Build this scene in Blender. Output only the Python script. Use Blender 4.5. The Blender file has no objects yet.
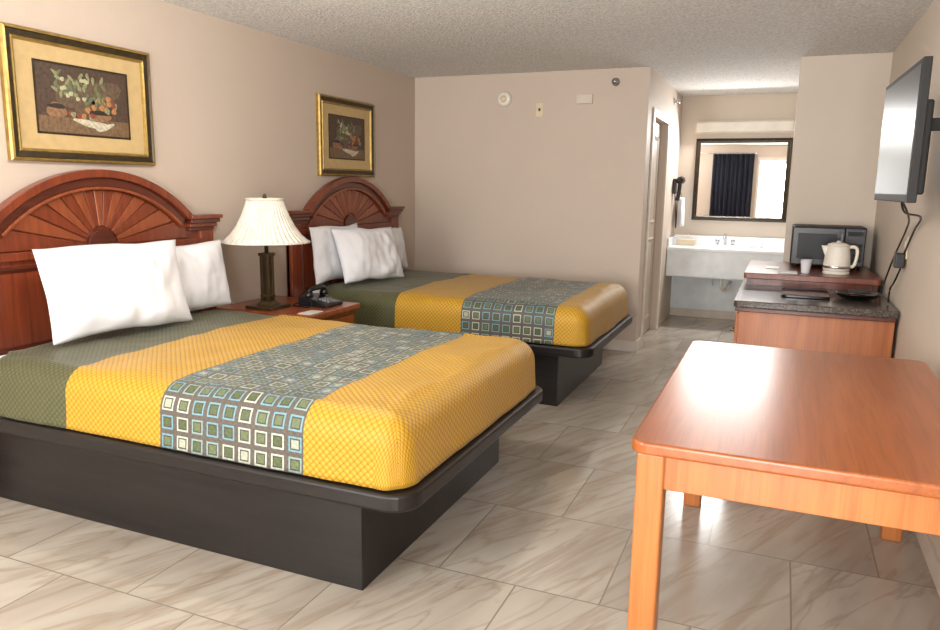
import bpy, bmesh, math, random
from mathutils import Vector, Matrix, noise
random.seed(4)
S=bpy.context.scene
D=bpy.data
try:
    S.view_settings.view_transform='Standard'
    S.view_settings.look='None'
    S.view_settings.exposure=0.0
except Exception: pass

def lin(c):
    return tuple([(v/255/12.92 if v/255<=.04045 else ((v/255+.055)/1.055)**2.4) for v in c])+(1.0,)

# ---------------------------------------------------------------- materials
class NT:
    def __init__(s,name):
        s.m=D.materials.new(name); s.m.use_nodes=True
        s.t=s.m.node_tree; s.b=s.t.nodes['Principled BSDF']
    def n(s,typ,**kw):
        nd=s.t.nodes.new(typ)
        for k,v in kw.items(): setattr(nd,k,v)
        return nd
    def l(s,a,b): s.t.links.new(a,b)
    def math(s,op,a,b=None,c=None):
        nd=s.t.nodes.new('ShaderNodeMath'); nd.operation=op
        for i,v in enumerate((a,b,c)):
            if v is None: continue
            if isinstance(v,(int,float)): nd.inputs[i].default_value=v
            else: s.l(v,nd.inputs[i])
        return nd.outputs[0]
    def mix(s,f,a,b):
        nd=s.t.nodes.new('ShaderNodeMix'); nd.data_type='RGBA'
        for idx,v in ((0,f),(6,a),(7,b)):
            if isinstance(v,(int,float)): nd.inputs[idx].default_value=v
            elif isinstance(v,tuple): nd.inputs[idx].default_value=v
            else: s.l(v,nd.inputs[idx])
        return nd.outputs[2]
    def ramp(s,f,stops):
        nd=s.t.nodes.new('ShaderNodeValToRGB'); cr=nd.color_ramp
        while len(cr.elements)<len(stops): cr.elements.new(.5)
        for e,(p,c) in zip(cr.elements,stops): e.position=p; e.color=c
        s.l(f,nd.inputs[0]); return nd.outputs[0]
    def bump(s,h,st,dist=.01):
        nd=s.t.nodes.new('ShaderNodeBump'); nd.inputs['Strength'].default_value=st
        nd.inputs['Distance'].default_value=dist
        s.l(h,nd.inputs['Height']); s.l(nd.outputs[0],s.b.inputs['Normal'])

def plain(name,c,rough=.5,metal=0,var=.06,scale=8,spec=.5,coat=0):
    k=NT(name); col=lin(c)
    tc=k.n('ShaderNodeTexCoord'); nz=k.n('ShaderNodeTexNoise'); nz.inputs['Scale'].default_value=scale
    k.l(tc.outputs['Object'],nz.inputs['Vector'])
    a=tuple(v*(1-var) for v in col[:3])+(1,); b=tuple(min(1,v*(1+var)) for v in col[:3])+(1,)
    k.l(k.ramp(nz.outputs['Fac'],[(.3,a),(.7,b)]),k.b.inputs['Base Color'])
    k.b.inputs['Roughness'].default_value=rough; k.b.inputs['Metallic'].default_value=metal
    k.b.inputs['Specular IOR Level'].default_value=spec
    k.b.inputs['Coat Weight'].default_value=coat
    return k.m

def wood(name,c1,c2,rough=.3,axis=1,scale=1.0,coat=.3,spec=.5,grain=.25):
    k=NT(name); tc=k.n('ShaderNodeTexCoord'); mp=k.n('ShaderNodeMapping')
    sc=[18*scale]*3; sc[axis]=1.3*scale; mp.inputs['Scale'].default_value=sc
    k.l(tc.outputs['Object'],mp.inputs['Vector'])
    nz=k.n('ShaderNodeTexNoise'); nz.inputs['Scale'].default_value=1.6; nz.inputs['Detail'].default_value=5; nz.inputs['Distortion'].default_value=.6
    k.l(mp.outputs[0],nz.inputs['Vector'])
    base=k.ramp(nz.outputs['Fac'],[(.3,lin(c1)),(.7,lin(c2))])
    m2=k.n('ShaderNodeMapping'); s2=[90]*3; s2[axis]=3; m2.inputs['Scale'].default_value=s2
    k.l(tc.outputs['Object'],m2.inputs['Vector'])
    n2=k.n('ShaderNodeTexNoise'); n2.inputs['Scale'].default_value=1.5; n2.inputs['Detail'].default_value=4
    k.l(m2.outputs[0],n2.inputs['Vector'])
    st=k.ramp(n2.outputs['Fac'],[(.50,(0,0,0,1)),(.66,(1,1,1,1))])
    dk=tuple(v*.5 for v in lin(c1)[:3])+(1,)
    k.l(k.mix(k.math('MULTIPLY',st,grain),base,dk),k.b.inputs['Base Color'])
    k.b.inputs['Roughness'].default_value=rough; k.b.inputs['Coat Weight'].default_value=coat
    k.b.inputs['Coat Roughness'].default_value=.2; k.b.inputs['Specular IOR Level'].default_value=spec
    return k.m

def wallmat(name,c,scale=140,st=.12):
    k=NT(name); tc=k.n('ShaderNodeTexCoord')
    nz=k.n('ShaderNodeTexNoise'); nz.inputs['Scale'].default_value=scale; nz.inputs['Detail'].default_value=3
    k.l(tc.outputs['Object'],nz.inputs['Vector'])
    n2=k.n('ShaderNodeTexNoise'); n2.inputs['Scale'].default_value=1.5
    k.l(tc.outputs['Object'],n2.inputs['Vector'])
    col=lin(c); a=tuple(v*.97 for v in col[:3])+(1,)
    k.l(k.ramp(n2.outputs['Fac'],[(.35,a),(.65,col)]),k.b.inputs['Base Color'])
    k.b.inputs['Roughness'].default_value=.6; k.b.inputs['Specular IOR Level'].default_value=.3
    k.bump(nz.outputs['Fac'],st,.01)
    return k.m

M={}
M['wall']=wallmat('wall_paint_taupe',(200,185,171))
M['wallr']=wallmat('wall_paint_beige',(211,199,185))
k=NT('popcorn_ceiling'); tc=k.n('ShaderNodeTexCoord')
v=k.n('ShaderNodeTexVoronoi'); v.inputs['Scale'].default_value=75; k.l(tc.outputs['Object'],v.inputs['Vector'])
nz=k.n('ShaderNodeTexNoise'); nz.inputs['Scale'].default_value=55; nz.inputs['Detail'].default_value=6; k.l(tc.outputs['Object'],nz.inputs['Vector'])
k.l(k.ramp(nz.outputs['Fac'],[(.35,lin((204,202,199))),(.62,lin((234,233,231)))]),k.b.inputs['Base Color'])
k.b.inputs['Roughness'].default_value=.9
k.bump(k.math('ADD',k.math('MULTIPLY',nz.outputs['Fac'],1.5),k.math('MULTIPLY',v.outputs['Distance'],-.8)),.45,.02)
M['ceil']=k.m
# marble tile floor
k=NT('marble_tile_floor'); tc=k.n('ShaderNodeTexCoord')
mp=k.n('ShaderNodeMapping'); k.l(tc.outputs['Object'],mp.inputs['Vector']); mp.inputs['Location'].default_value=(.17,.12,0)
br=k.n('ShaderNodeTexBrick'); br.offset=.5; br.squash=1
for kk,vv in (('Scale',1.0),('Mortar Size',.0032),('Mortar Smooth',.1),('Brick Width',.61),('Row Height',.61)): br.inputs[kk].default_value=vv
br.inputs['Color1'].default_value=(0,0,0,1); br.inputs['Color2'].default_value=(1,1,1,1); br.inputs['Mortar'].default_value=(.5,.5,.5,1)
k.l(mp.outputs[0],br.inputs['Vector'])
off=k.math('MULTIPLY',br.outputs['Color'],9.0)
def fl(scale,rot,det,dist,w):
    m2=k.n('ShaderNodeMapping'); m2.vector_type='POINT'
    m2.inputs['Rotation'].default_value=(0,0,math.radians(rot)); k.l(tc.outputs['Object'],m2.inputs['Vector'])
    m3=k.n('ShaderNodeMapping'); m3.inputs['Scale'].default_value=scale; k.l(m2.outputs[0],m3.inputs['Vector'])
    nz=k.n('ShaderNodeTexNoise'); nz.noise_dimensions='4D'; nz.inputs['Scale'].default_value=1.0; nz.inputs['Detail'].default_value=det; nz.inputs['Distortion'].default_value=dist
    k.l(m3.outputs[0],nz.inputs['Vector']); k.l(k.math('ADD',off,w),nz.inputs['W'])
    return nz.outputs['Fac']
base=k.ramp(fl((4.2,1.0,1),24,4,.4,0),[(.32,lin((158,149,138))),(.5,lin((175,167,155))),(.68,lin((190,183,172)))])
ve=k.ramp(fl((15,1.5,1),24,5,.5,2.0),[(.36,(.0,.0,.0,1)),(.54,(.12,.12,.12,1)),(.66,(.9,.9,.9,1))])
c=k.mix(k.math('MULTIPLY',ve,.52),base,lin((136,117,98)))
ve2=k.ramp(fl((6.5,1.1,1),28,4,.9,5.0),[(.47,(0,0,0,1)),(.50,(1,1,1,1)),(.53,(0,0,0,1))])
c=k.mix(k.math('MULTIPLY',ve2,.36),c,lin((130,107,86)))
c=k.mix(br.outputs['Fac'],c,lin((134,125,114)))
k.l(c,k.b.inputs['Base Color']); k.b.inputs['Roughness'].default_value=.19
k.bump(k.math('MULTIPLY',br.outputs['Fac'],-1.0),.3,.004)
M['floor']=k.m

M['dark']=wood('espresso_laminate',(25,22,21),(35,31,29),.36,0,1,.05,.35,.1)
M['cherry']=wood('cherry_wood',(102,44,24),(134,62,34),.3,2)
M['cherry_l']=wood('cherry_wood_light',(124,60,34),(152,80,46),.3,2)
M['cherry_d']=wood('cherry_wood_dark',(74,30,18),(98,44,28),.3,1)
M['table']=wood('honey_cherry_wood',(148,78,34),(170,96,46),.31,1,.6,.15,.5,.30)
M['table_leg']=wood('honey_cherry_leg',(168,98,46),(190,118,60),.36,2,.8,.15,.5,.25)
M['dress']=wood('orange_cherry_veneer',(158,90,48),(180,110,62),.35,2,.6,.2,.5,.3)
M['white']=plain('white_cotton',(230,231,236),.85,0,.02)
M['plastic']=plain('white_plastic',(226,220,208),.4)
M['trim']=plain('trim_paint',(214,204,192),.45)
M['black']=plain('black_plastic',(18,18,20),.3)
M['blackm']=plain('black_matte',(22,22,24),.6)
M['brass']=plain('dark_bronze',(92,76,54),.35,.7,.15)
M['steel']=plain('brushed_steel',(190,192,195),.25,1.0)
M['gold']=plain('gold_leaf_frame',(156,128,66),.38,.5,.2,30)
M['goldd']=plain('dark_frame_band',(58,46,26),.4,.3,.3,40)
M['mat']=plain('picture_mat',(192,166,118),.8,0,.06,20)
M['counter']=plain('cultured_marble',(236,239,242),.25,0,.03,5)
M['cbase']=plain('vanity_panel',(228,235,240),.5)
M['bronze']=plain('bronze_mirror_frame',(46,39,32),.35,.5,.3,40)
M['curtain']=plain('navy_curtain',(16,20,36),.9)
M['ivory']=plain('ivory_plastic',(214,198,168),.45)
M['cream']=plain('cream_plastic',(234,229,216),.4)
M['tray']=plain('black_gloss',(14,12,14),.1)
M['door']=plain('door_paint',(180,166,150),.45)
M['gapshade']=plain('door_gap_shade',(30,26,24),.8)
M['grey']=plain('grey_plastic',(120,120,122),.4)
k=NT('mirror_glass'); k.b.inputs['Metallic'].default_value=1; k.b.inputs['Roughness'].default_value=.01; k.b.inputs['Base Color'].default_value=(.95,.96,.97,1)
M['mirror']=k.m
k=NT('tv_screen'); k.b.inputs['Base Color'].default_value=(.02,.02,.024,1); k.b.inputs['Roughness'].default_value=.36; k.b.inputs['Specular IOR Level'].default_value=.25
M['screen']=k.m
k=NT('granite_laminate'); tc=k.n('ShaderNodeTexCoord'); nz=k.n('ShaderNodeTexNoise'); nz.inputs['Scale'].default_value=90; nz.inputs['Detail'].default_value=6
k.l(tc.outputs['Object'],nz.inputs['Vector'])
k.l(k.ramp(nz.outputs['Fac'],[(.35,lin((56,50,47))),(.5,lin((80,72,67))),(.65,lin((104,96,88)))]),k.b.inputs['Base Color']); k.b.inputs['Roughness'].default_value=.2
M['granite']=k.m
k=NT('lamp_shade_fabric'); tc=k.n('ShaderNodeTexCoord'); nz=k.n('ShaderNodeTexNoise'); nz.inputs['Scale'].default_value=25; nz.inputs['Detail'].default_value=3
k.l(tc.outputs['Object'],nz.inputs['Vector'])
k.l(k.ramp(nz.outputs['Fac'],[(.35,lin((208,201,188))),(.6,lin((224,218,206)))]),k.b.inputs['Base Color']); k.b.inputs['Roughness'].default_value=.7
M['shade']=k.m
# bedspread
k=NT('banded_bedspread_fabric'); uvn=k.n('ShaderNodeUVMap'); uvn.uv_map='UVMap'
sp=k.n('ShaderNodeSeparateXYZ'); k.l(uvn.outputs[0],sp.inputs[0]); U,V=sp.outputs[0],sp.outputs[1]
C=.0722
cu=k.math('DIVIDE',k.math('ADD',U,2.10+.0),C); cv=k.math('DIVIDE',V,C)
fu=k.math('ABSOLUTE',k.math('SUBTRACT',k.math('FRACT',cu),.5)); fv=k.math('ABSOLUTE',k.math('SUBTRACT',k.math('FRACT',cv),.5))
mm=k.math('MAXIMUM',fu,fv)
cb=k.n('ShaderNodeCombineXYZ'); k.l(k.math('FLOOR',cu),cb.inputs[0]); k.l(k.math('FLOOR',cv),cb.inputs[1])
wn=k.n('ShaderNodeTexWhiteNoise'); k.l(cb.outputs[0],wn.inputs['Vector'])
wn2=k.n('ShaderNodeTexWhiteNoise'); wn2.noise_dimensions='4D'; k.l(cb.outputs[0],wn2.inputs['Vector']); wn2.inputs['W'].default_value=3.3
def const(nd_f,stops):
    nd=k.t.nodes.new('ShaderNodeValToRGB'); nd.color_ramp.interpolation='CONSTANT'
    cr=nd.color_ramp
    while len(cr.elements)<len(stops): cr.elements.new(.5)
    for e,(p,c) in zip(cr.elements,stops): e.position=p; e.color=c
    k.l(nd_f,nd.inputs[0]); return nd.outputs[0]
outline=const(wn.outputs['Value'],[(0,lin((104,146,158))),(.34,lin((172,180,166))),(.76,lin((126,152,146)))])
center=const(wn2.outputs['Value'],[(0,lin((76,88,54))),(.5,lin((94,104,70))),(.85,lin((156,160,142)))])
ground=lin((86,79,72))
def gt(x,t): return k.math('GREATER_THAN',x,t)
col=center
col=k.mix(gt(mm,.21),col,lin((66,62,54)))
col=k.mix(gt(mm,.28),col,outline)
col=k.mix(gt(mm,.37),col,ground)
pat=col
q=k.math('MULTIPLY',k.math('SINE',k.math('MULTIPLY',k.math('ADD',U,V),118.0)),k.math('SINE',k.math('MULTIPLY',k.math('SUBTRACT',U,V),118.0)))
qa=k.math('ABSOLUTE',q)
yel=k.ramp(qa,[(0.02,lin((146,103,18))),(.24,lin((182,138,30))),(1,lin((196,153,40)))])
grn=k.ramp(qa,[(0.02,lin((58,58,34))),(.3,lin((78,78,48))),(1,lin((90,90,56)))])
c=k.mix(gt(U,-2.60),grn,yel)
c=k.mix(gt(U,-2.10),c,pat)
c=k.mix(gt(U,-1.452),c,yel)
k.l(c,k.b.inputs['Base Color']); k.b.inputs['Roughness'].default_value=.5
k.b.inputs['Sheen Weight'].default_value=.1; k.b.inputs['Specular IOR Level'].default_value=.4
k.bump(qa,.35,.005)
M['spread']=k.m

# ---------------------------------------------------------------- geometry helpers
COL=S.collection
def empty(name,loc):
    e=D.objects.new(name,None); e.location=loc; e.empty_display_size=.1; COL.objects.link(e); return e
def par(o,p):
    if p is not None:
        o.parent=p; o.matrix_parent_inverse=Matrix.Translation(p.location).inverted()
    return o
def mk(name,verts,faces,mat,parent=None,smooth=False,center=True,bevel=0,mats=None,fmi=None):
    c=Vector((0,0,0))
    if center:
        c=Vector([(min(v[i] for v in verts)+max(v[i] for v in verts))/2 for i in range(3)])
    me=D.meshes.new(name); me.from_pydata([tuple(Vector(v)-c) for v in verts],[],faces)
    for m in (mats or [mat]): me.materials.append(m)
    if fmi:
        for p,i in zip(me.polygons,fmi): p.material_index=i
    bm=bmesh.new(); bm.from_mesh(me); bmesh.ops.recalc_face_normals(bm,faces=bm.faces); bm.to_mesh(me); bm.free()
    o=D.objects.new(name,me); o.location=c; COL.objects.link(o)
    if smooth:
        for p in me.polygons: p.use_smooth=True
    if bevel:
        b=o.modifiers.new('bevel','BEVEL'); b.width=bevel; b.segments=3; b.limit_method='ANGLE'; b.angle_limit=math.radians(40)
    return par(o,parent)
def box(name,x0,x1,y0,y1,z0,z1,mat,parent=None,bevel=0,top=None):
    dx,dy=top or (0,0)
    v=[(x0,y0,z0),(x1,y0,z0),(x1,y1,z0),(x0,y1,z0),(x0+dx,y0+dy,z1),(x1-dx,y0+dy,z1),(x1-dx,y1-dy,z1),(x0+dx,y1-dy,z1)]
    f=[(0,3,2,1),(4,5,6,7),(0,1,5,4),(1,2,6,5),(2,3,7,6),(3,0,4,7)]
    return mk(name,v,f,mat,parent,bevel=bevel)
def prism(name,pts,axis,a0,a1,mat,parent=None,bevel=0,smooth=False):
    n=len(pts)
    def P(p,a):
        return {'x':(a,p[0],p[1]),'z':(p[0],p[1],a),'y':(p[0],a,p[1])}[axis]
    v=[P(p,a0) for p in pts]+[P(p,a1) for p in pts]
    f=[tuple(range(n)),tuple(range(2*n-1,n-1,-1))]+[(i,(i+1)%n,n+(i+1)%n,n+i) for i in range(n)]
    return mk(name,v,f,mat,parent,bevel=bevel,smooth=smooth)
def rrect(x0,x1,y0,y1,r,n=8,corners=(1,1,1,1)):
    out=[]
    cs=[(x0+r,y0+r,180),(x1-r,y0+r,270),(x1-r,y1-r,0),(x0+r,y1-r,90)]
    real=[(x0,y0),(x1,y0),(x1,y1),(x0,y1)]
    for (cx,cy,a),on,rc in zip(cs,corners,real):
        if not on: out.append(rc); continue
        for i in range(n+1):
            t=math.radians(a+90*i/n); out.append((cx+r*math.cos(t),cy+r*math.sin(t)))
    return out
def lathe(name,prof,cx,cy,mat,parent=None,seg=32,z0=0,mod=None,axis='z'):
    v=[];f=[]
    for (r,z) in prof:
        for i in range(seg):
            a=2*math.pi*i/seg; rr=r*(mod(a,z) if mod else 1)
            if axis=='z': v.append((cx+rr*math.cos(a),cy+rr*math.sin(a),z0+z))
            elif axis=='x': v.append((cx+z,cy+rr*math.cos(a),z0+rr*math.sin(a)))
            else: v.append((cx+rr*math.cos(a),cy-z,z0+rr*math.sin(a)))
    n=len(prof)
    for j in range(n-1):
        for i in range(seg):
            f.append((j*seg+i,j*seg+(i+1)%seg,(j+1)*seg+(i+1)%seg,(j+1)*seg+i))
    if prof[0][0]>0 : f.append(tuple(range(seg))[::-1])
    if prof[-1][0]>0: f.append(tuple(range((n-1)*seg,n*seg)))
    return mk(name,v,f,mat,parent,smooth=True)
def tube(name,pts,r,mat,parent=None,res=10):
    P=[Vector(p) for p in pts]; path=[]
    for i in range(len(P)-1):
        p0=P[max(i-1,0)];p1=P[i];p2=P[i+1];p3=P[min(i+2,len(P)-1)]
        for j in range(res):
            t=j/res
            path.append(.5*((2*p1)+(-p0+p2)*t+(2*p0-5*p1+4*p2-p3)*t*t+(-p0+3*p1-3*p2+p3)*t**3))
    path.append(P[-1]); v=[];f=[];sg=8; up=Vector((.13,.21,.97)).normalized()
    for i,p in enumerate(path):
        d=(path[min(i+1,len(path)-1)]-path[max(i-1,0)]).normalized()
        a=d.cross(up)
        if a.length<.05: a=d.cross(Vector((1,0,0)))
        a.normalize(); b=d.cross(a)
        for s in range(sg):
            t=2*math.pi*s/sg; v.append(tuple(p+a*r*math.cos(t)+b*r*math.sin(t)))
    for i in range(len(path)-1):
        for s in range(sg): f.append((i*sg+s,i*sg+(s+1)%sg,(i+1)*sg+(s+1)%sg,(i+1)*sg+s))
    f.append(tuple(range(sg))); f.append(tuple(range((len(path)-1)*sg,len(path)*sg)))
    return mk(name,v,f,mat,parent,smooth=True)
def rframe(name,org,right,up,out,w,h,profile,mats,fm,parent=None):
    v=[];f=[];mi=[]
    O=Vector(org);R=Vector(right);Up=Vector(up);N=Vector(out)
    for (ins,ht) in profile:
        for sx,sy in ((-1,-1),(1,-1),(1,1),(-1,1)):
            v.append(tuple(O+R*(sx*(w/2-ins))+Up*(sy*(h/2-ins))+N*ht))
    for j in range(len(profile)-1):
        for i in range(4):
            f.append((j*4+i,j*4+(i+1)%4,(j+1)*4+(i+1)%4,(j+1)*4+i)); mi.append(fm[j])
    return mk(name,v,f,None,parent,mats=mats,fmi=mi)

# ---------------------------------------------------------------- room
XL,XR,YB,YV,YF,HC=-3.27,.635,6.38,8.5,-1.0,2.4
XS=-1.10
T=.12
box('floor',XL-T,XR+T,YF-T-1.6,YV+T,-.1,0,M['floor'])
box('ceiling',XL-T,XR+T,YF-T,YV+T,HC,HC+.1,M['ceil'])
D.objects['floor'].data.transform(Matrix.Translation(D.objects['floor'].location)); D.objects['floor'].location=(0,0,0)
box('wall_left',XL-T,XL,YF-T,YB+T,0,HC,M['wall'])
box('wall_back',XL,XS,YB,YB+T,0,HC,M['wall'])
box('wall_right',XR,XR+T,YF-T,YV+T,0,HC,M['wallr'])
box('wall_partition',.03,XR,6.24,6.36,0,HC,M['wallr'],bevel=.004)
box('wall_vanity',XS-T,XR,YV,YV+T,0,HC,M['wallr'])
DY0,DY1,DZ=6.68,7.5,2.03
w=empty('wall_side',(XS-.06,7.4,1.2))
box('part_1',XS-T,XS,YB+T,DY0,0,HC,M['wall'],w)
box('part_2',XS-T,XS,DY1,YV,0,HC,M['wall'],w)
box('part_3',XS-T,XS,DY0,DY1,DZ,HC,M['wall'],w)
d=empty('door_2',(XS-.08,7.09,1.0))
box('leaf',XS-.10,XS-.06,DY0+.05,DY1-.004,.01,DZ-.01,M['door'],d,.003)
box('gap_shade_sheet',XS-.115,XS-.10,DY0+.002,DY1-.002,0,DZ-.002,M['gapshade'],d)  # dark sheet behind the leaf, its colour stands in for shade in the gap
for i,(a,b) in enumerate(((.15,.95),(1.08,1.9))):
    rframe('panel_%d'%i,(XS-.06,7.1,(a+b)/2),(0,-1,0),(0,0,1),(1,0,0),.56,b-a,[(0,0),(.015,.012),(.04,.002)],[M['door']],[0,0],d)
lathe('knob',[(0.0,.05),(.02,.045),(.028,.02),(.02,.0),(.0,.0)],XS-.06,DY0+.12,M['steel'],d,20,1.0,axis='x')
tr=empty('trim_1',(XS,7.09,1.0))
box('jamb_l',XS,XS+.015,DY0-.07,DY0,0,DZ+.07,M['trim'],tr,.003)
box('jamb_r',XS,XS+.015,DY1,DY1+.07,0,DZ+.07,M['trim'],tr,.003)
box('head',XS,XS+.015,DY0,DY1,DZ,DZ+.07,M['trim'],tr,.003)
# front wall (behind the camera) with window and open entrance door
fw=empty('wall_front',(-1.3,YF-.06,1.2))
WX0,WX1,WZ0,WZ1=-3.12,-1.98,.6,2.1; EX0,EX1,EZ=-.56,.40,2.06
box('part_1',XL,WX0,YF-T,YF,0,HC,M['wall'],fw)
box('part_2',WX0,WX1,YF-T,YF,0,WZ0,M['wall'],fw)
box('part_3',WX0,WX1,YF-T,YF,WZ1,HC,M['wall'],fw)
box('part_4',WX1,EX0,YF-T,YF,0,HC,M['wall'],fw)
box('part_5',EX0,EX1,YF-T,YF,EZ,HC,M['wall'],fw)
box('part_6',EX1,XR,YF-T,YF,0,HC,M['wall'],fw)
wcx,wcz=(WX0+WX1)/2,(WZ0+WZ1)/2
wn_=empty('window_1',(wcx,YF-.06,wcz))
rframe('casing',(wcx,YF,wcz),(-1,0,0),(0,0,1),(0,1,0),WX1-WX0+.06,WZ1-WZ0+.06,[(0,0),(0,.02),(.05,.02),(.05,-.1)],[M['trim']],[0,0,0],wn_)
box('mullion',wcx-.02,wcx+.02,YF-.08,YF-.04,WZ0+.03,WZ1-.03,M['trim'],wn_)
dd=empty('door_1',(.44,-.55,1.0))
box('leaf',.415,.455,-.98,-.08,.012,2.04,M['door'],dd,.003)
for i,(a,b) in enumerate(((.15,.95),(1.08,1.9))):
    rframe('panel_%d'%i,(.415,-.53,(a+b)/2),(0,-1,0),(0,0,1),(-1,0,0),.6,b-a,[(0,0),(.015,.012),(.04,.002)],[M['door']],[0,0],dd)
tube('handle',[(.415,-.16,1.0),(.37,-.16,1.0),(.355,-.18,1.0),(.355,-.27,1.0)],.01,M['steel'],dd)
tr=empty('trim_2',(-.06,YF,1.0))
box('jamb_l',EX0-.05,EX0,YF,YF+.015,0,EZ+.07,M['trim'],tr)
box('head',EX0,EX1,YF,YF+.015,EZ,EZ+.07,M['trim'],tr)
def curtain(name,x0,x1,y,z0,z1):
    n=70;v=[];f=[]
    for j,z in enumerate((z0,z0+(z1-z0)*.5,z1)):
        for i in range(n+1):
            t=i/n; x=x0+(x1-x0)*t
            v.append((x,y+.035*math.sin(t*math.pi*18)*(1.1-.3*j/2)+.01*math.sin(t*40),z))
    for j in range(2):
        for i in range(n): a=j*(n+1)+i; f.append((a,a+1,a+n+2,a+n+1))
    e=empty(name,((x0+x1)/2,y,(z0+z1)/2))
    o=mk('drape',v,f,M['curtain'],e,smooth=True); s=o.modifiers.new('s','SOLIDIFY'); s.thickness=.004
    return e
e=curtain('curtain',-1.56,-.68,YF+.09,.06,2.2)
tube('rod',[(-3.1,YF+.09,2.22),(-2,YF+.09,2.22),(-.62,YF+.09,2.22)],.012,M['steel'],e)
for i,x in enumerate((-3.05,-1.9,-.66)): box('bracket_%d'%i,x-.01,x+.01,YF,YF+.09,2.205,2.235,M['steel'],e)
box('baseboard_left',XL,XL+.012,YF,YB,0,.09,M['trim'])
box('baseboard_back',XL+.012,XS,YB-.012,YB,0,.09,M['trim'])
box('baseboard_right',XR-.012,XR,-.0,6.24,0,.09,M['trim'])
box('baseboard_side',XS,XS+.012,YB,DY0-.071,0,.09,M['trim'])
box('baseboard_vanity',XS+.012,XR,YV-.012,YV,0,.09,M['trim'])

# ---------------------------------------------------------------- beds
def spread(parent,cy,hw,xh,xf,zt,zb,r,seed,du):
    E=r*math.pi/2+(zt-r-zb)
    sx=[xh+(xf-r-xh)*i/90 for i in range(91)]
    ex=[E*i/18 for i in range(1,19)]
    S_=[(x,0) for x in sx]+[(xf-r,e) for e in ex]
    iy=hw-r
    T_=[(-iy,-e) for e in reversed(ex)]+[(-iy+2*iy*i/70,0) for i in range(71)]+[(iy,e) for e in ex]
    v=[];uv=[];f=[]
    for (x,a) in S_:
        for (y,b) in T_:
            m=max(a,abs(b)); L=math.hypot(a,b)
            dx,dy=(a/L,b/L) if L>0 else (0,0)
            if m<r*math.pi/2: g=r*math.sin(m/r); z=zt-r*(1-math.cos(m/r))
            else:
                g=r; z=zt-r-(m-r*math.pi/2)
            k_=min(1,m/E)
            nn=noise.noise(Vector((x*3+dx*2+seed,y*3+dy*2,z*2)))
            n2=noise.noise(Vector((x*9+dx+seed,y*9+dy,z*5)))
            g+=(.010*nn+.005*n2)*k_ +.012*k_*k_*(1 if m>0 else 0)
            z+=(.012*nn+.006*n2)*(1-k_)+.012*(1-(y/hw)**2)*(1-k_)
            v.append((x+dx*g,cy+y+dy*g,z)); uv.append((x+a-du,y+b))
    ny=len(T_)
    for i in range(len(S_)-1):
        for j in range(ny-1): q=i*ny+j; f.append((q,q+ny,q+ny+1,q+1))
    me=D.meshes.new('bedspread'); me.from_pydata(v,[],f); me.materials.append(M['spread'])
    ul=me.uv_layers.new(name='UVMap')
    for l in me.loops: ul.data[l.index].uv=uv[l.vertex_index]
    for p in me.polygons: p.use_smooth=True
    o=D.objects.new('bedspread',me); COL.objects.link(o); par(o,parent)
    s=o.modifiers.new('s','SOLIDIFY'); s.thickness=.008; s.offset=-1
    return o
def arcpts(cy,cz,R,h,n=36):
    return [(cy+R*math.sin(-h+2*h*i/n),cz+R*math.cos(-h+2*h*i/n)) for i in range(n+1)]
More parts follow.
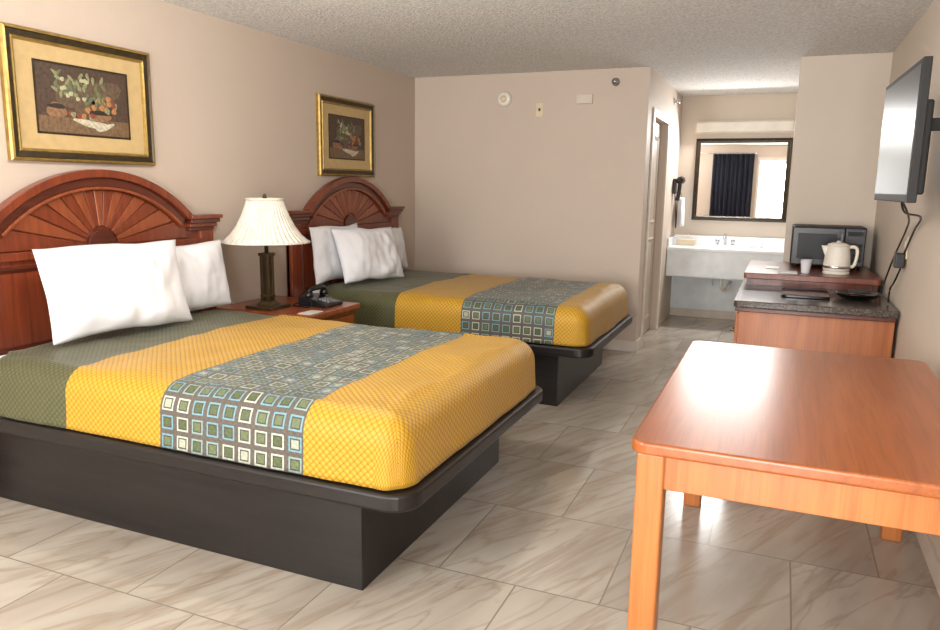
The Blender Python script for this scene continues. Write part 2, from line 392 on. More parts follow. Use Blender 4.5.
def headboard(cy):
    p=empty('headboard',(XL+.04,cy,.8))
    X0=XL+.004
    R=.87;cz=1.455-R;h=math.asin(.60/R)
    arc=arcpts(cy,cz,R,h)
    out=[(cy-.80,.0),(cy-.80,1.2)]+arc+[(cy+.80,1.2),(cy+.80,.0)]
    out=[(a,max(b,.002)) for a,b in out]
    prism('headboard_panel',out,'x',X0+.01,X0+.035,M['cherry'],p)
    for nm,ro,ri,d_,mt in (('crown_outer',.885,.845,.085,'cherry'),('crown_inner',.845,.80,.062,'cherry_d'),('crown_bead',.80,.785,.072,'cherry_l')):
        hh=h if ro>.86 else h*.985
        a=arcpts(cy,cz,ro,hh); b=arcpts(cy,cz,ri,hh)
        prism(nm,a+b[::-1],'x',X0+.03,X0+d_,M[mt],p,.004)
    hub=(cy,1.085); Rf=.782; n=15
    def hit(al):
        dx,dz=math.cos(al),math.sin(al); ox,oz=0,hub[1]-cz
        B=ox*dx+oz*dz; Cc=ox*ox+oz*oz-Rf*Rf; t=-B+math.sqrt(B*B-Cc); return (hub[0]+dx*t,hub[1]+dz*t)
    for i in range(n):
        a0=math.pi*i/n+.008; a1=math.pi*(i+1)/n-.008
        am=(a0+a1)/2
        c0=(hub[0]+.10*math.cos(a0),hub[1]+.10*math.sin(a0)); c1=(hub[0]+.10*math.cos(a1),hub[1]+.10*math.sin(a1))
        prism('fan_blade_%d'%i,[c0,hit(a0),hit(am),hit(a1),c1],'x',X0+.035,X0+.046,M['cherry_l' if i%2 else 'cherry'],p,.004)
    prism('fan_hub',[(hub[0]+.085*math.cos(math.pi*i/16),hub[1]+.085*math.sin(math.pi*i/16)) for i in range(17)],'x',X0+.03,X0+.056,M['cherry_d'],p,.004)
    box('rail_top',X0+.03,X0+.06,cy-.70,cy+.70,1.045,1.085,M['cherry'],p,.005)
    box('rail_low',X0+.03,X0+.05,cy-.70,cy+.70,.50,.60,M['cherry'],p,.005)
    for i,yy in enumerate((-.235,.235)): box('stile_%d'%i,X0+.03,X0+.05,cy+yy-.035,cy+yy+.035,.6,1.045,M['cherry'],p,.004)
    for i,yy in enumerate((-.465,0,.465)):
        rframe('field_%d'%i,(X0+.035,cy+yy,.82),(0,1,0),(0,0,1),(1,0,0),.38,.40,[(0,0),(.012,.01),(.03,.003)],[M['cherry_d']],[0,0],p)
    for s in (-1,1):
        y0,y1=sorted((cy+s*.69,cy+s*.80))
        box('post_%s'%('l' if s<0 else 'r'),X0+.01,X0+.06,y0,y1,.002,1.13,M['cherry'],p,.006)
        for j,(e_,z0,z1) in enumerate(((.004,1.13,1.15),(.016,1.15,1.175),(.03,1.175,1.20),(.042,1.20,1.222))):
            ya,yb=sorted((cy+s*(.60-e_*.3),cy+s*(.80+e_)))
            box('capital_%s%d'%('l' if s<0 else 'r',j),X0+.01,X0+.06+e_,ya,yb,z0,z1,M['cherry' if j%2 else 'cherry_d'],p,.004)
def bed(cy,seed,du,hw,hcy):
    p=empty('bed',(-2.1,cy,0))
    box('platform_base',XL+.10,-1.26,cy-hw+.085,cy+hw-.085,0,.36,M['dark'],p,.004)
    pts=rrect(XL+.09,-1.035,cy-hw,cy+hw,.10,8,(0,1,1,0))
    prism('platform_deck',pts,'z',.355,.418,M['dark'],p,.012)
    prism('mattress',rrect(XL+.10,-1.10,cy-hw+.065,cy+hw-.065,.10,8,(0,1,1,0)),'z',.42,.645,M['white'],p,.03)
    spread(p,cy,hw-.03,-3.06,-1.075,.665,.425,.10,seed,du)
    headboard(hcy)
    return p
bed(2.74,1.0,0,.765,2.76); bed(5.15,7.0,.17,.735,5.14)

def pillow(cx,cy,zb,w,h,t,phi,theta,seed):
    n=48;v=[];f=[]
    def shp(u,vv,s):
        a=1-abs(u)**3.0; b=1-abs(vv)**3.0
        th=t/2*max(0,a)**.6*max(0,b)**.6
        ru=u*(1-.06*(1-vv*vv)*abs(u)**2); rv=vv*(1-.05*(1-u*u)*abs(vv)**2)
        x=w/2*ru; y=h/2*rv
        N=noise.noise(Vector((x*5+seed,y*5,s*2.0)))*.026+noise.noise(Vector((x*13+seed,y*11,s*3.0)))*.014+noise.noise(Vector((x*24+seed,y*9,s*3.0)))*.006
        edge=min(1,(a*b)*2.5)
        return (x+.012*noise.noise(Vector((seed,y*6,1))),y+.012*noise.noise(Vector((x*6,seed,2))),s*(th+N*edge*.8)+.014*math.sin(u*2.2+seed))
    for s in (1,-1):
        for i in range(n+1):
            for j in range(n+1): v.append(shp(-1+2*i/n,-1+2*j/n,s))
    K=(n+1)**2
    for q in (0,1):
        for i in range(n):
            for j in range(n):
                a=q*K+i*(n+1)+j; fc=(a,a+n+1,a+n+2,a+1); f.append(fc if q==0 else fc[::-1])
    me=D.meshes.new('pillow'); me.from_pydata(v,[],f); me.materials.append(M['white'])
    bm=bmesh.new(); bm.from_mesh(me); bmesh.ops.remove_doubles(bm,verts=bm.verts,dist=.0004); bmesh.ops.recalc_face_normals(bm,faces=bm.faces); bm.to_mesh(me); bm.free()
    for p in me.polygons: p.use_smooth=True
    o=D.objects.new('pillow',me); COL.objects.link(o)
    ph,th=math.radians(phi),math.radians(theta)
    wd=Vector((math.sin(ph),math.cos(ph),0)); nn=Vector((math.cos(ph),-math.sin(ph),0))
    up=(Vector((0,0,1))*math.cos(th)-nn*math.sin(th)); nz_=wd.cross(up)
    ctr=Vector((cx,cy,zb))+up*(h/2-.012)
    o.matrix_world=Matrix(((wd.x,up.x,nz_.x,ctr.x),(wd.y,up.y,nz_.y,ctr.y),(wd.z,up.z,nz_.z,ctr.z),(0,0,0,1)))
    return o
pillow(-2.89,2.60,.705,.74,.44,.19,9,16,1.3)
pillow(-3.03,3.12,.700,.70,.39,.15,2,10,5.2)
pillow(-2.82,4.86,.705,.66,.42,.16,15,20,9.1)
pillow(-3.06,4.74,.705,.64,.42,.12,3,8,3.4)
pillow(-3.03,5.44,.700,.68,.37,.15,2,10,2.7)

# ---------------------------------------------------------------- nightstand, lamp, phone
NZ=.635
p=empty('nightstand',(-2.91,3.88,0))
box('carcass',-3.24,-2.58,3.62,4.16,.06,NZ-.035,M['cherry'],p,.004)
box('plinth',-3.22,-2.62,3.64,4.14,0,.06,M['cherry_d'],p)
prism('top',rrect(-3.255,-2.545,3.595,4.185,.02,4),'z',NZ-.035,NZ,M['cherry_l'],p,.006)
for i,z in enumerate((.10,.35)):
    box('drawer_%d'%i,-2.585,-2.565,3.66,4.12,z,z+.22,M['cherry_l'],p,.004)
    tube('pull_%d'%i,[(-2.565,3.84,z+.1),(-2.54,3.85,z+.1),(-2.54,3.93,z+.1),(-2.565,3.94,z+.1)],.005,M['brass'],p)
lx,ly=-2.96,3.745
p=empty('table_lamp',(lx,ly,NZ))
box('foot',lx-.10,lx+.10,ly-.10,ly+.10,NZ,NZ+.02,M['brass'],p,.004)
box('foot_step',lx-.055,lx+.055,ly-.055,ly+.055,NZ+.02,NZ+.045,M['brass'],p,.004,top=(.02,.02))
for i,(sx_,sy_) in enumerate(((-1,-1),(1,-1),(1,1),(-1,1))):
    box('column_post_%d'%i,lx+sx_*.021-.010,lx+sx_*.021+.010,ly+sy_*.021-.010,ly+sy_*.021+.010,NZ+.045,NZ+.34,M['brass'],p,.002)
box('column_core',lx-.020,lx+.020,ly-.020,ly+.020,NZ+.045,NZ+.34,M['goldd'],p)
box('column_cap',lx-.038,lx+.038,ly-.038,ly+.038,NZ+.33,NZ+.348,M['brass'],p,.004)
box('column_band',lx-.034,lx+.034,ly-.034,ly+.034,NZ+.07,NZ+.085,M['brass'],p,.003)
lathe('neck',[(.012,0),(.012,.08),(.02,.09),(.02,.14),(.006,.15),(.006,.335),(.014,.345),(.010,.362),(0,.37)],lx,ly,M['brass'],p,24,NZ+.345)
SZ=1.055
def flat8(a,z): return 1+.035*math.cos(4*a)+.018*math.cos(48*a)
sh=lathe('shade',[(.112,.262),(.122,.225),(.145,.165),(.178,.10),(.222,.04),(.268,.0)],lx,ly,M['shade'],p,288,SZ,flat8)
bm=bmesh.new(); bm.from_mesh(sh.data); bmesh.ops.delete(bm,geom=[f for f in bm.faces if len(f.verts)>10],context='FACES'); bm.to_mesh(sh.data); bm.free()
s=sh.modifiers.new('s','SOLIDIFY'); s.thickness=.003
for nm,r_,z_ in (('rim_top',.115,SZ+.262),('rim_bottom',.272,SZ)):
    tube(nm,[(lx+r_*(1+.035*math.cos(4*a))*math.cos(a),ly+r_*(1+.035*math.cos(4*a))*math.sin(a),z_) for a in [2*math.pi*i/24 for i in range(25)]],.006,M['shade'],p,res=3)
tube('spider',[(lx-.11,ly,SZ+.26),(lx,ly,SZ+.26),(lx+.11,ly,SZ+.26)],.003,M['brass'],p)
px,py=-2.73,3.98
p=empty('telephone',(px,py,NZ))
def q_(z): return z-.6+NZ
prism('body',[(px-.11,q_(.6)),(px+.11,q_(.6)),(px+.11,q_(.622)),(px-.08,q_(.665)),(px-.11,q_(.66))],'y',py-.085,py+.10,M['black'],p,.008)
tube('handset_grip',[(px-.03,py-.085,q_(.695)),(px-.02,py-.05,q_(.712)),(px-.02,py+.05,q_(.712)),(px-.03,py+.10,q_(.695))],.016,M['black'],p)
for i,yy in enumerate((-.085,.10)): lathe('handset_cup_%d'%i,[(.0,0),(.028,.0),(.030,.015),(.024,.035),(0,.04)],px-.03,py+yy*.92,M['black'],p,20,q_(.660))
for i in range(3):
    for j in range(4): box('key_%d_%d'%(i,j),px+.02+j*.020,px+.033+j*.020,py-.04+i*.03,py-.02+i*.03,q_(.635)-j*.0045,q_(.652)-j*.0045,M['grey'],p,.002)
tube('cord',[(px-.05,py-.08,q_(.68)),(px+.02,py-.12,q_(.61)),(px-.08,py-.13,q_(.606)),(px-.14,py-.10,q_(.606)),(px-.11,py-.02,q_(.62))],.004,M['black'],p)
box('note_pad',-2.66,-2.57,3.64,3.78,NZ+.0005,NZ+.004,M['plastic'])

# ---------------------------------------------------------------- framed paintings
PM={}
for n_,c_ in (('bg',(74,57,46)),('bg2',(94,76,60)),('ledge',(112,88,64)),('clay',(134,100,72)),('dark',(46,36,30)),('cloth',(186,180,158)),('red',(126,62,46)),('orange',(164,116,70)),('grape',(74,58,60)),('leaf',(98,104,74)),('leaf2',(128,132,98)),('bloom',(168,168,134))):
    PM[n_]=plain('oil_paint_'+n_,c_,.55,0,.3,60)
def painting(cy,cz,w,h,seed):
    rnd=random.Random(seed)
    p=empty('framed_painting',(XL+.02,cy,cz)); X=XL
    rframe('frame',(X,cy,cz),(0,1,0),(0,0,1),(1,0,0),w,h,[(0,.0),(0,.022),(.006,.032),(.016,.034),(.020,.026),(.044,.022),(.048,.028),(.056,.024),(.060,.010)],
        [M['gold'],M['goldd']],[0,0,0,1,1,0,0,0],p)
    box('mat_board',X+.001,X+.011,cy-w/2+.05,cy+w/2-.05,cz-h/2+.05,cz+h/2-.05,M['mat'],p)
    iw,ih=w*.62,h*.53
    rframe('inner_fillet',(X+.011,cy,cz),(0,1,0),(0,0,1),(1,0,0),iw+.02,ih+.02,[(0,0),(0,.003),(.01,.003),(.01,0)],[M['goldd']],[0,0,0],p)
    box('canvas',X+.009,X+.0125,cy-iw/2,cy+iw/2,cz-ih/2,cz+ih/2,PM['bg'],p)
    box('ledge',X+.0122,X+.0132,cy-iw/2,cy+iw/2,cz-ih/2,cz-ih/2+ih*.24,PM['ledge'],p)
    cnt=[0]
    def ell(y,z,a,b,m,rot=0,lay=0):
        cnt[0]+=1; n=14
        pts=[]
        for i in range(n):
            t=2*math.pi*i/n; q=(1+.12*math.sin(3*t+cnt[0]))
            yy=a*q*math.cos(t);zz=b*q*math.sin(t)
            pts.append((cy+y*iw/2+yy*math.cos(rot)-zz*math.sin(rot),cz+z*ih/2+yy*math.sin(rot)+zz*math.cos(rot)))
        return prism('paint_stroke_%d'%cnt[0],pts,'x',X+.0122,X+.0136+.0004*lay+cnt[0]*.00001,PM[m],p)
    ell(.35,.25,.13,.07,'bg2',.3,0); ell(-.2,.2,.12,.07,'bg2',0,0)
    ell(-.62,-.34,.055,.035,'clay',0,1); ell(-.62,-.22,.05,.012,'dark',0,2)
    ell(-.08,-.30,.035,.05,'bg2',0,1)
    ell(.15,-.66,.11,.018,'cloth',-.1,1); ell(.42,-.74,.06,.014,'cloth',.3,1)
    ell(.30,-.40,.07,.030,'clay',0,1); ell(.30,-.30,.07,.012,'dark',0,2)
    for i in range(14): ell(.0+rnd.random()*.75,-.25+rnd.random()*.45,.015,.015,rnd.choice(['red','orange','grape','orange','leaf2']),0,3)
    for i in range(40): ell(-.65+rnd.random()*1.1,-.1+rnd.random()*.9,.020,.008,rnd.choice(['leaf','leaf2','leaf']),rnd.random()*3,2)
    for i in range(14): ell(-.5+rnd.random()*.6,.05+rnd.random()*.6,.011,.010,rnd.choice(['bloom','leaf2','bloom']),0,4)
    for i in range(6): ell(-.45+rnd.random()*.7,-.5+rnd.random()*.12,.015,.014,rnd.choice(['red','orange','leaf2']),0,4)
painting(2.75,1.80,.84,.60,3); painting(5.175,1.775,.82,.60,8)

# ---------------------------------------------------------------- table
p=empty('wooden_table',(.11,2.62,0))
tx0,tx1,ty0,ty1=-.33,.575,1.905,3.37
prism('top',rrect(tx0,tx1,ty0,ty1,.045,8),'z',.715,.75,M['table'],p,.008)
ix0,ix1,iy0,iy1=tx0+.018,tx1-.018,ty0+.018,ty1-.018
for nm,b in (('apron_front',(ix0+.03,ix1-.03,iy0+.012,iy0+.035)),('apron_rear',(ix0+.03,ix1-.03,iy1-.035,iy1-.012)),('apron_left',(ix0+.012,ix0+.035,iy0+.03,iy1-.03)),('apron_right',(ix1-.035,ix1-.012,iy0+.03,iy1-.03))):
    box(nm,*b,.615,.716,M['table_leg'],p,.003)
for i,(x,y) in enumerate(((ix0,iy0),(ix1-.075,iy0),(ix0,iy1-.075),(ix1-.075,iy1-.075))):
    box('leg_%d'%(i+1),x,x+.075,y,y+.075,0,.716,M['table_leg'],p,.008)

# ---------------------------------------------------------------- dresser with riser shelf
DZT=.778
p=empty('dresser',(.2,5.4,0))
dx0,dx1,dy0,dy1=-.195,.615,4.56,6.22
box('carcass',dx0,dx1,dy0,dy1,.07,DZT-.04,M['dress'],p,.004)
box('plinth',dx0+.04,dx1,dy0+.02,dy1,0,.07,M['dark'],p)
prism('top',rrect(dx0-.03,dx1+.008,dy0-.035,dy1,.03,6,(1,0,0,1)),'z',DZT-.04,DZT,M['granite'],p,.006)
box('top_edge',dx0-.02,dx1,dy0-.025,dy0,DZT-.065,DZT-.04,M['cherry_d'],p,.004)
for i in range(3):
    for j in range(2):
        a=dy0+.05+i*.53; z=.12+j*.30
        box('drawer_%d_%d'%(i,j),dx0-.018,dx0+.002,a,a+.49,z,z+.27,M['dress'],p,.005)
        tube('pull_%d_%d'%(i,j),[(dx0-.018,a+.18,z+.13),(dx0-.045,a+.19,z+.13),(dx0-.045,a+.27,z+.13),(dx0-.018,a+.28,z+.13)],.006,M['brass'],p)
p=empty('riser_shelf',(.2,5.8,.8))
prism('board',rrect(-.21,.61,5.26,6.22,.02,4),'z',.828,.868,M['cherry'],p,.005)
box('side_l',-.19,-.16,5.34,6.20,DZT+.0005,.829,M['cherry_d'],p)
box('side_r',.57,.60,5.34,6.20,DZT+.0005,.829,M['cherry_d'],p)
box('front_panel',-.16,.57,5.36,5.38,DZT+.0005,.829,M['cherry'],p)
p=empty('microwave',(.31,5.97,.87))
mx0,mx1,my0,my1,mz0,mz1=.075,.55,5.83,6.18,.884,1.165
box('case',mx0,mx1,my0,my1,mz0,mz1,M['blackm'],p,.008)
box('door',mx0+.005,mx0+.34,my0-.018,my0,mz0+.008,mz1-.008,M['black'],p,.005)
box('door_window',mx0+.04,mx0+.29,my0-.021,my0-.017,mz0+.05,mz1-.05,M['screen'],p,.002)
box('handle',mx0+.315,mx0+.33,my0-.045,my0-.017,mz0+.04,mz1-.04,M['grey'],p,.005)
box('control_panel',mx0+.345,mx1-.004,my0-.016,my0,mz0+.008,mz1-.008,M['black'],p,.004)
box('display',mx0+.36,mx1-.02,my0-.019,my0-.015,mz1-.06,mz1-.03,M['blackm'],p)
for i in range(3):
    for j in range(4): box('button_%d_%d'%(i,j),mx0+.362+i*.034,mx0+.387+i*.034,my0-.018,my0-.015,mz0+.04+j*.035,mz0+.062+j*.035,M['blackm'],p,.002)
for i,(x,y) in enumerate(((mx0+.04,my0+.04),(mx1-.04,my0+.04),(mx0+.04,my1-.04),(mx1-.04,my1-.04))): lathe('foot_%d'%i,[(.014,0),(.016,.015)],x,y,M['blackm'],p,12,.869)
# cream electric kettle
bx,by=.36,5.50; z0=.8685
p=empty('electric_kettle',(bx,by,z0))
lathe('power_base',[(0,0),(.082,0),(.084,.008),(.078,.018),(0,.018)],bx,by,M['cream'],p,40,z0)
lathe('body',[(0,0),(.078,0),(.083,.012),(.082,.05),(.076,.11),(.069,.160),(.067,.168),(0,.168)],bx,by,M['cream'],p,44,z0+.0185)
lathe('steel_band',[(.0835,.02),(.0845,.022),(.0840,.035),(.083,.037)],bx,by,M['steel'],p,44,z0+.0185)
lathe('lid',[(.068,.168),(.066,.178),(.04,.188),(.014,.190),(.013,.200),(0,.203)],bx,by,M['plastic'],p,40,z0+.0185)
prism('spout',[(bx-.060,z0+.186),(bx-.104,z0+.186),(bx-.078,z0+.12),(bx-.066,z0+.115)],'y',by-.020,by+.020,M['cream'],p,.008)
tube('handle',[(bx+.060,by,z0+.178),(bx+.098,by,z0+.182),(bx+.116,by,z0+.155),(bx+.112,by,z0+.09),(bx+.100,by,z0+.055),(bx+.078,by,z0+.050)],.011,M['cream'],p)
for i,(x,y) in enumerate(((.17,5.41),(.175,5.52))):
    lathe('paper_cup',[(.0,0),(.024,0),(.026,.004),(.034,.08),(.036,.083),(.033,.083),(.024,.01),(0,.01)],x,y,M['white'],None,24,.8685)
box('notepad',.0,.12,5.32,5.44,.869,.876,M['white'],None,.002)
box('notepad',-.08,.01,5.60,5.74,.869,.873,M['plastic'],None,.002)
prism('black_tray',rrect(.03,.30,4.80,5.18,.03,5),'z',DZT+.0005,DZT+.018,M['tray'],None,.004)
tx,ty=.45,4.93
p=empty('serving_dish',(tx,ty,DZT))
lathe('dish',[(0,.0),(.06,.0),(.10,.012),(.130,.035),(.134,.04),(.125,.038),(.10,.02),(.0,.012)],tx,ty,M['tray'],p,48,DZT+.0005)
box('remote_control',.40,.52,4.90,4.94,DZT+.04,DZT+.058,M['black'],p,.005)
for i in range(3): box('sachet_%d'%i,.41+i*.03,.44+i*.03,4.96,5.02,DZT+.025+.004*i,DZT+.029+.004*i,M['cherry_l'],p)

# ---------------------------------------------------------------- television
p=empty('television',(.45,3.64,1.64))
a=Vector((.425,3.20,0)); b=Vector((.40,4.08,0)); dv=(b-a).normalized(); nn=Vector((-dv.y,dv.x,0))
if nn.x>0: nn=-nn
L=(b-a).length; zc=1.64; hh=.525
def tvbox(nm,s0,s1,n0,n1,z0,z1,mat,bev=0):
    v=[]
    for z in (z0,z1):
        for (s_,n_) in ((s0,n0),(s1,n0),(s1,n1),(s0,n1)):
            q=a+dv*s_+nn*n_; v.append((q.x,q.y,z))
    return mk(nm,v,[(0,1,2,3),(4,5,6,7),(0,1,5,4),(1,2,6,5),(2,3,7,6),(3,0,4,7)],mat,p,bevel=bev)
tvbox('bezel',0,L,0,-.03,zc-hh/2,zc+hh/2,M['blackm'],.004)
tvbox('screen',.022,L-.022,.0015,-.001,zc-hh/2+.03,zc+hh/2-.02,M['screen'])
tvbox('rear_housing',.10,L-.10,-.03,-.07,zc-hh/2+.03,zc+hh/2-.14,M['blackm'],.01)
tvbox('mount_plate',L/2-.12,L/2+.12,-.07,-.08,zc-.14,zc+.10,M['blackm'])
box('wall_plate',XR-.02,XR,3.60,3.70,zc-.04,zc+.14,M['blackm'],p,.002)
box('arm',.49,XR-.01,3.62,3.67,zc+.03,zc+.08,M['blackm'],p,.004)
tube('cable_1',[(.47,3.75,1.42),(.50,3.82,1.33),(.60,4.05,1.30),(.622,4.35,1.22),(.622,4.58,1.09)],.005,M['black'],p)
tube('cable_2',[(.48,3.95,1.42),(.57,4.2,1.30),(.615,4.55,1.22),(.618,4.9,1.05),(.60,5.05,.88),(.58,5.0,.79)],.005,M['black'],p)
tube('cable_3',[(.622,4.60,1.03),(.61,4.72,.92),(.61,4.86,.86),(.60,4.80,.79)],.005,M['black'],p)
p=empty('wall_outlet',(XR-.01,4.63,1.1))
box('plate',XR-.008,XR,4.555,4.635,1.06,1.18,M['ivory'],p,.003)
box('power_adapter',XR-.055,XR-.008,4.555,4.635,1.01,1.09,M['black'],p,.006)
box('socket',XR-.012,XR-.008,4.58,4.61,1.12,1.155,M['plastic'],p,.002)

# ---------------------------------------------------------------- back wall fittings
p=empty('smoke_detector',(-2.37,YB-.02,2.18))
lathe('base',[(.068,0),(.068,.012),(.06,.03),(.045,.036)],-2.37,YB,M['plastic'],p,32,2.18,axis='y')
lathe('vent',[(.03,.036),(.028,.042),(.01,.044)],-2.37,YB,M['ivory'],p,32,2.18,axis='y')
p=empty('light_switch',(-2.04,YB,2.08))
box('plate',-2.075,-2.005,YB-.007,YB,2.02,2.14,M['ivory'],p,.003)
box('toggle',-2.048,-2.032,YB-.02,YB-.007,2.068,2.092,M['goldd'],p,.002)
p=empty('wall_vent',(-1.64,YB,2.16))  # rectangular vent on the back wall with a slotted cover
box('cover',-1.71,-1.57,YB-.02,YB,2.12,2.20,M['wallr'],p,.004)
for i in range(4): box('slot_%d'%i,-1.69,-1.59,YB-.022,YB-.02,2.135+i*.015,2.140+i*.015,M['trim'],p)
spr=[(.035,0.001),(.033,.008),(.015,.015),(.012,.05),(.022,.055),(.022,.058),(0,.06)]
p=empty('fire_sprinkler',(-1.38,YB-.03,2.29)); lathe('head',spr,-1.38,YB,M['steel'],p,24,2.29,axis='y')
p=empty('alcove_sprinkler',(XS+.03,7.85,2.28)); lathe('head',spr,XS,7.85,M['steel'],p,24,2.28,axis='x')

# ---------------------------------------------------------------- vanity
p=empty('vanity_counter',(-.24,8.2,.8))
cy0=7.95
box('slab',XS+.002,XR-.002,cy0,YV-.002,.775,.81,M['counter'],p,.008)
box('backsplash',XS+.002,XR-.002,YV-.02,YV-.001,.81,.91,M['counter'],p,.004)
box('side_splash',XS+.002,XS+.02,cy0+.02,YV-.02,.81,.90,M['counter'],p,.004)
box('apron',XS+.004,XR-.004,cy0+.015,cy0+.035,.51,.776,M['cbase'],p,.004)
box('lower_shelf',XS+.004,XR-.004,cy0+.035,YV-.05,.50,.52,M['cbase'],p)
box('pale_lower_wall',XS+.004,XR-.004,YV-.03,YV-.002,.09,.50,M['cbase'],p)  # wall below the counter, painted pale to make the recess look brighter
sxc,syc=-.55,8.20
pts=[(sxc+.21*math.cos(t),syc+.15*math.sin(t),.812) for t in [2*math.pi*i/20 for i in range(21)]]
tube('basin_rim',pts,.010,M['counter'],p,res=3)
v=[];f=[];sg=32
for (r_,z_) in ((1,.812),(.9,.8115),(.6,.8112),(.15,.811)):
    for i in range(sg):
        t=2*math.pi*i/sg; v.append((sxc+.21*r_*math.cos(t),syc+.15*r_*math.sin(t),z_))
for j in range(3):
    for i in range(sg): f.append((j*sg+i,j*sg+(i+1)%sg,(j+1)*sg+(i+1)%sg,(j+1)*sg+i))
mk('basin',v,f,M['cbase'],p,smooth=True)
p2=empty('faucet',(sxc,8.38,.81))
box('deck',sxc-.10,sxc+.10,8.36,8.42,.811,.826,M['steel'],p2,.005)
tube('spout',[(sxc,8.39,.82),(sxc,8.385,.90),(sxc,8.34,.935),(sxc,8.26,.92),(sxc,8.25,.895)],.012,M['steel'],p2)
for i,s in enumerate((-1,1)): lathe('handle_%d'%i,[(.018,0),(.014,.02),(.022,.035),(.02,.055),(0,.06)],sxc+s*.08,8.39,M['steel'],p2,16,.825)
p3=empty('drain_pipe',(-.5,8.3,.3))
tube('trap',[(sxc,8.2,.50),(sxc,8.2,.42),(sxc+.01,8.21,.37),(sxc+.04,8.25,.35),(sxc+.07,8.30,.38),(sxc+.08,8.36,.41),(sxc+.08,8.468,.415)],.017,M['plastic'],p3)
tube('supply',[(sxc-.1,8.3,.50),(sxc-.1,8.36,.42),(sxc-.1,8.468,.38)],.006,M['plastic'],p3)
p=empty('tissue_box',(-.95,8.34,.81))
box('carton',-1.05,-.85,8.28,8.40,.812,.875,M['ivory'],p,.003)
prism('tissue',[(-.98,.875),(-.92,.875),(-.90,.91),(-.935,.93),(-.95,.905),(-.975,.925),(-1.0,.905)],'y',8.335,8.345,M['white'],p)
for x in (-.28,-.20): lathe('drinking_glass',[(0,0),(.028,0),(.033,.09),(.030,.09),(.026,.006),(0,.006)],x,8.36,M['white'],None,20,.811)
p=empty('mirror',(-.45,YV-.02,1.51))
mw,mh,mcx,mcz=.96,.87,-.445,1.515
rframe('frame',(mcx,YV,mcz),(1,0,0),(0,0,1),(0,-1,0),mw,mh,[(0,0.001),(0,.03),(.010,.036),(.022,.028),(.036,.032),(.046,.02),(.048,.008)],[M['bronze'],M['goldd']],[0,1,0,1,0,0],p)
box('glass',mcx-mw/2+.04,mcx+mw/2-.04,YV-.012,YV-.006,mcz-mh/2+.04,mcz+mh/2-.04,M['mirror'],p)
p=empty('vanity_light',(-.45,YV-.05,2.07))
box('backplate',-.95,.06,YV-.03,YV,2.0,2.14,M['trim'],p,.004)
box('diffuser',-.93,.04,YV-.10,YV-.03,2.015,2.125,M['plastic'],p,.02)
p=empty('hair_dryer',(XS+.05,8.16,1.42))
box('cradle',XS+.001,XS+.035,8.10,8.22,1.36,1.52,M['black'],p,.01)
tube('barrel',[(XS+.075,8.08,1.50),(XS+.08,8.16,1.51),(XS+.075,8.26,1.50)],.038,M['black'],p)
tube('handle',[(XS+.07,8.16,1.48),(XS+.065,8.15,1.38),(XS+.05,8.15,1.29)],.02,M['black'],p)
tube('cord',[(XS+.05,8.15,1.29),(XS+.06,8.12,1.12),(XS+.05,8.17,1.0),(XS+.04,8.20,1.12),(XS+.02,8.18,1.36)],.006,M['black'],p)
p=empty('hand_towel',(XS+.05,8.33,1.15))
tube('ring',[(XS+.01,8.34,1.38),(XS+.06,8.34,1.38),(XS+.06,8.25,1.33),(XS+.06,8.34,1.28),(XS+.06,8.43,1.33),(XS+.06,8.34,1.38)],.006,M['steel'],p)
n=16;v=[];f=[]
for j in range(9):
    t=j/8
    for i in range(n+1):
        u=-1+2*i/n; wd_=.045+.075*min(1,t*2.2)
        v.append((XS+.075+.025*math.sin(u*6)*(.6+.4*t),8.34+u*wd_,1.31-.30*t+.01*abs(u)))
for j in range(8):
    for i in range(n): q=j*(n+1)+i; f.append((q,q+1,q+n+2,q+n+1))
o=mk('cloth',v,f,M['white'],p,smooth=True); s=o.modifiers.new('s','SOLIDIFY'); s.thickness=.03; s.offset=0

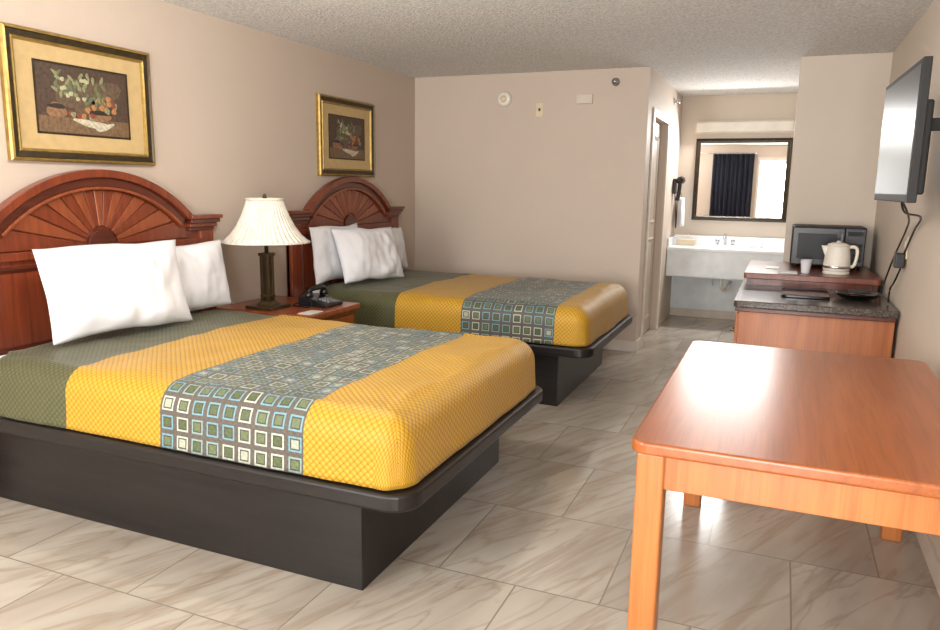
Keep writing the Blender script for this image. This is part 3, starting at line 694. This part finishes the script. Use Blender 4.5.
# ---------------------------------------------------------------- lights
W=D.worlds.new('sky'); S.world=W; W.use_nodes=True
bg=W.node_tree.nodes['Background']; bg.inputs[0].default_value=(.85,.93,1,1); bg.inputs[1].default_value=1.6
def area(name,loc,rot,sx,sy,pw,col):
    l=D.lights.new(name,'AREA'); l.shape='RECTANGLE'; l.size=sx; l.size_y=sy; l.energy=pw; l.color=col
    o=D.objects.new(name,l); o.location=loc; o.rotation_euler=rot; COL.objects.link(o); return o
area('daylight_window',(wcx,YF-.22,wcz),(math.radians(98),0,0),1.1,1.4,126,(1,.98,.95))
area('daylight_doorway',(-.08,YF-.26,1.03),(math.radians(98),0,0),.94,1.95,130,(1,.98,.95))
def fill_dome(x,y,pw):  # added ceiling fixture out of view, put in as interior fill light
    p=empty('ceiling_fill',(x,y,HC))
    lathe('fill_pan',[(.17,0),(.17,-.02),(.15,-.03)],x,y,M['steel'],p,40,HC)
    l=D.lights.new('fill_bulb','POINT'); l.shadow_soft_size=.07; l.energy=pw; l.color=(1,.945,.875)
    o=D.objects.new('fill_bulb',l); o.location=(x,y,HC-.15); COL.objects.link(o); par(o,p)
fill_dome(-2.0,.2,40); fill_dome(-1.75,2.6,54)
l=D.lights.new('vanity_bulb','AREA'); l.shape='RECTANGLE'; l.size=.9; l.size_y=.06; l.energy=34; l.color=(1,.99,.97)
o=D.objects.new('vanity_bulb',l); o.location=(-.45,YV-.14,2.05); o.rotation_euler=(math.radians(-48),0,0); COL.objects.link(o); par(o,D.objects['vanity_light'])

# ---------------------------------------------------------------- camera
cam=D.cameras.new('camera'); co=D.objects.new('camera',cam); COL.objects.link(co)
cam.sensor_width=36; cam.sensor_fit='HORIZONTAL'; cam.lens=735/940*36; cam.clip_start=.05
Yc=Vector((315,125,-735)).normalized(); Xc=Vector((1780,-156,735)); Xc=(Xc-Yc*Xc.dot(Yc)).normalized(); Zc=Xc.cross(Yc)
Rm=Matrix((Xc,Yc,Zc))
co.matrix_world=Matrix.Translation((0,0,1.418))@Rm.to_4x4()
S.camera=co
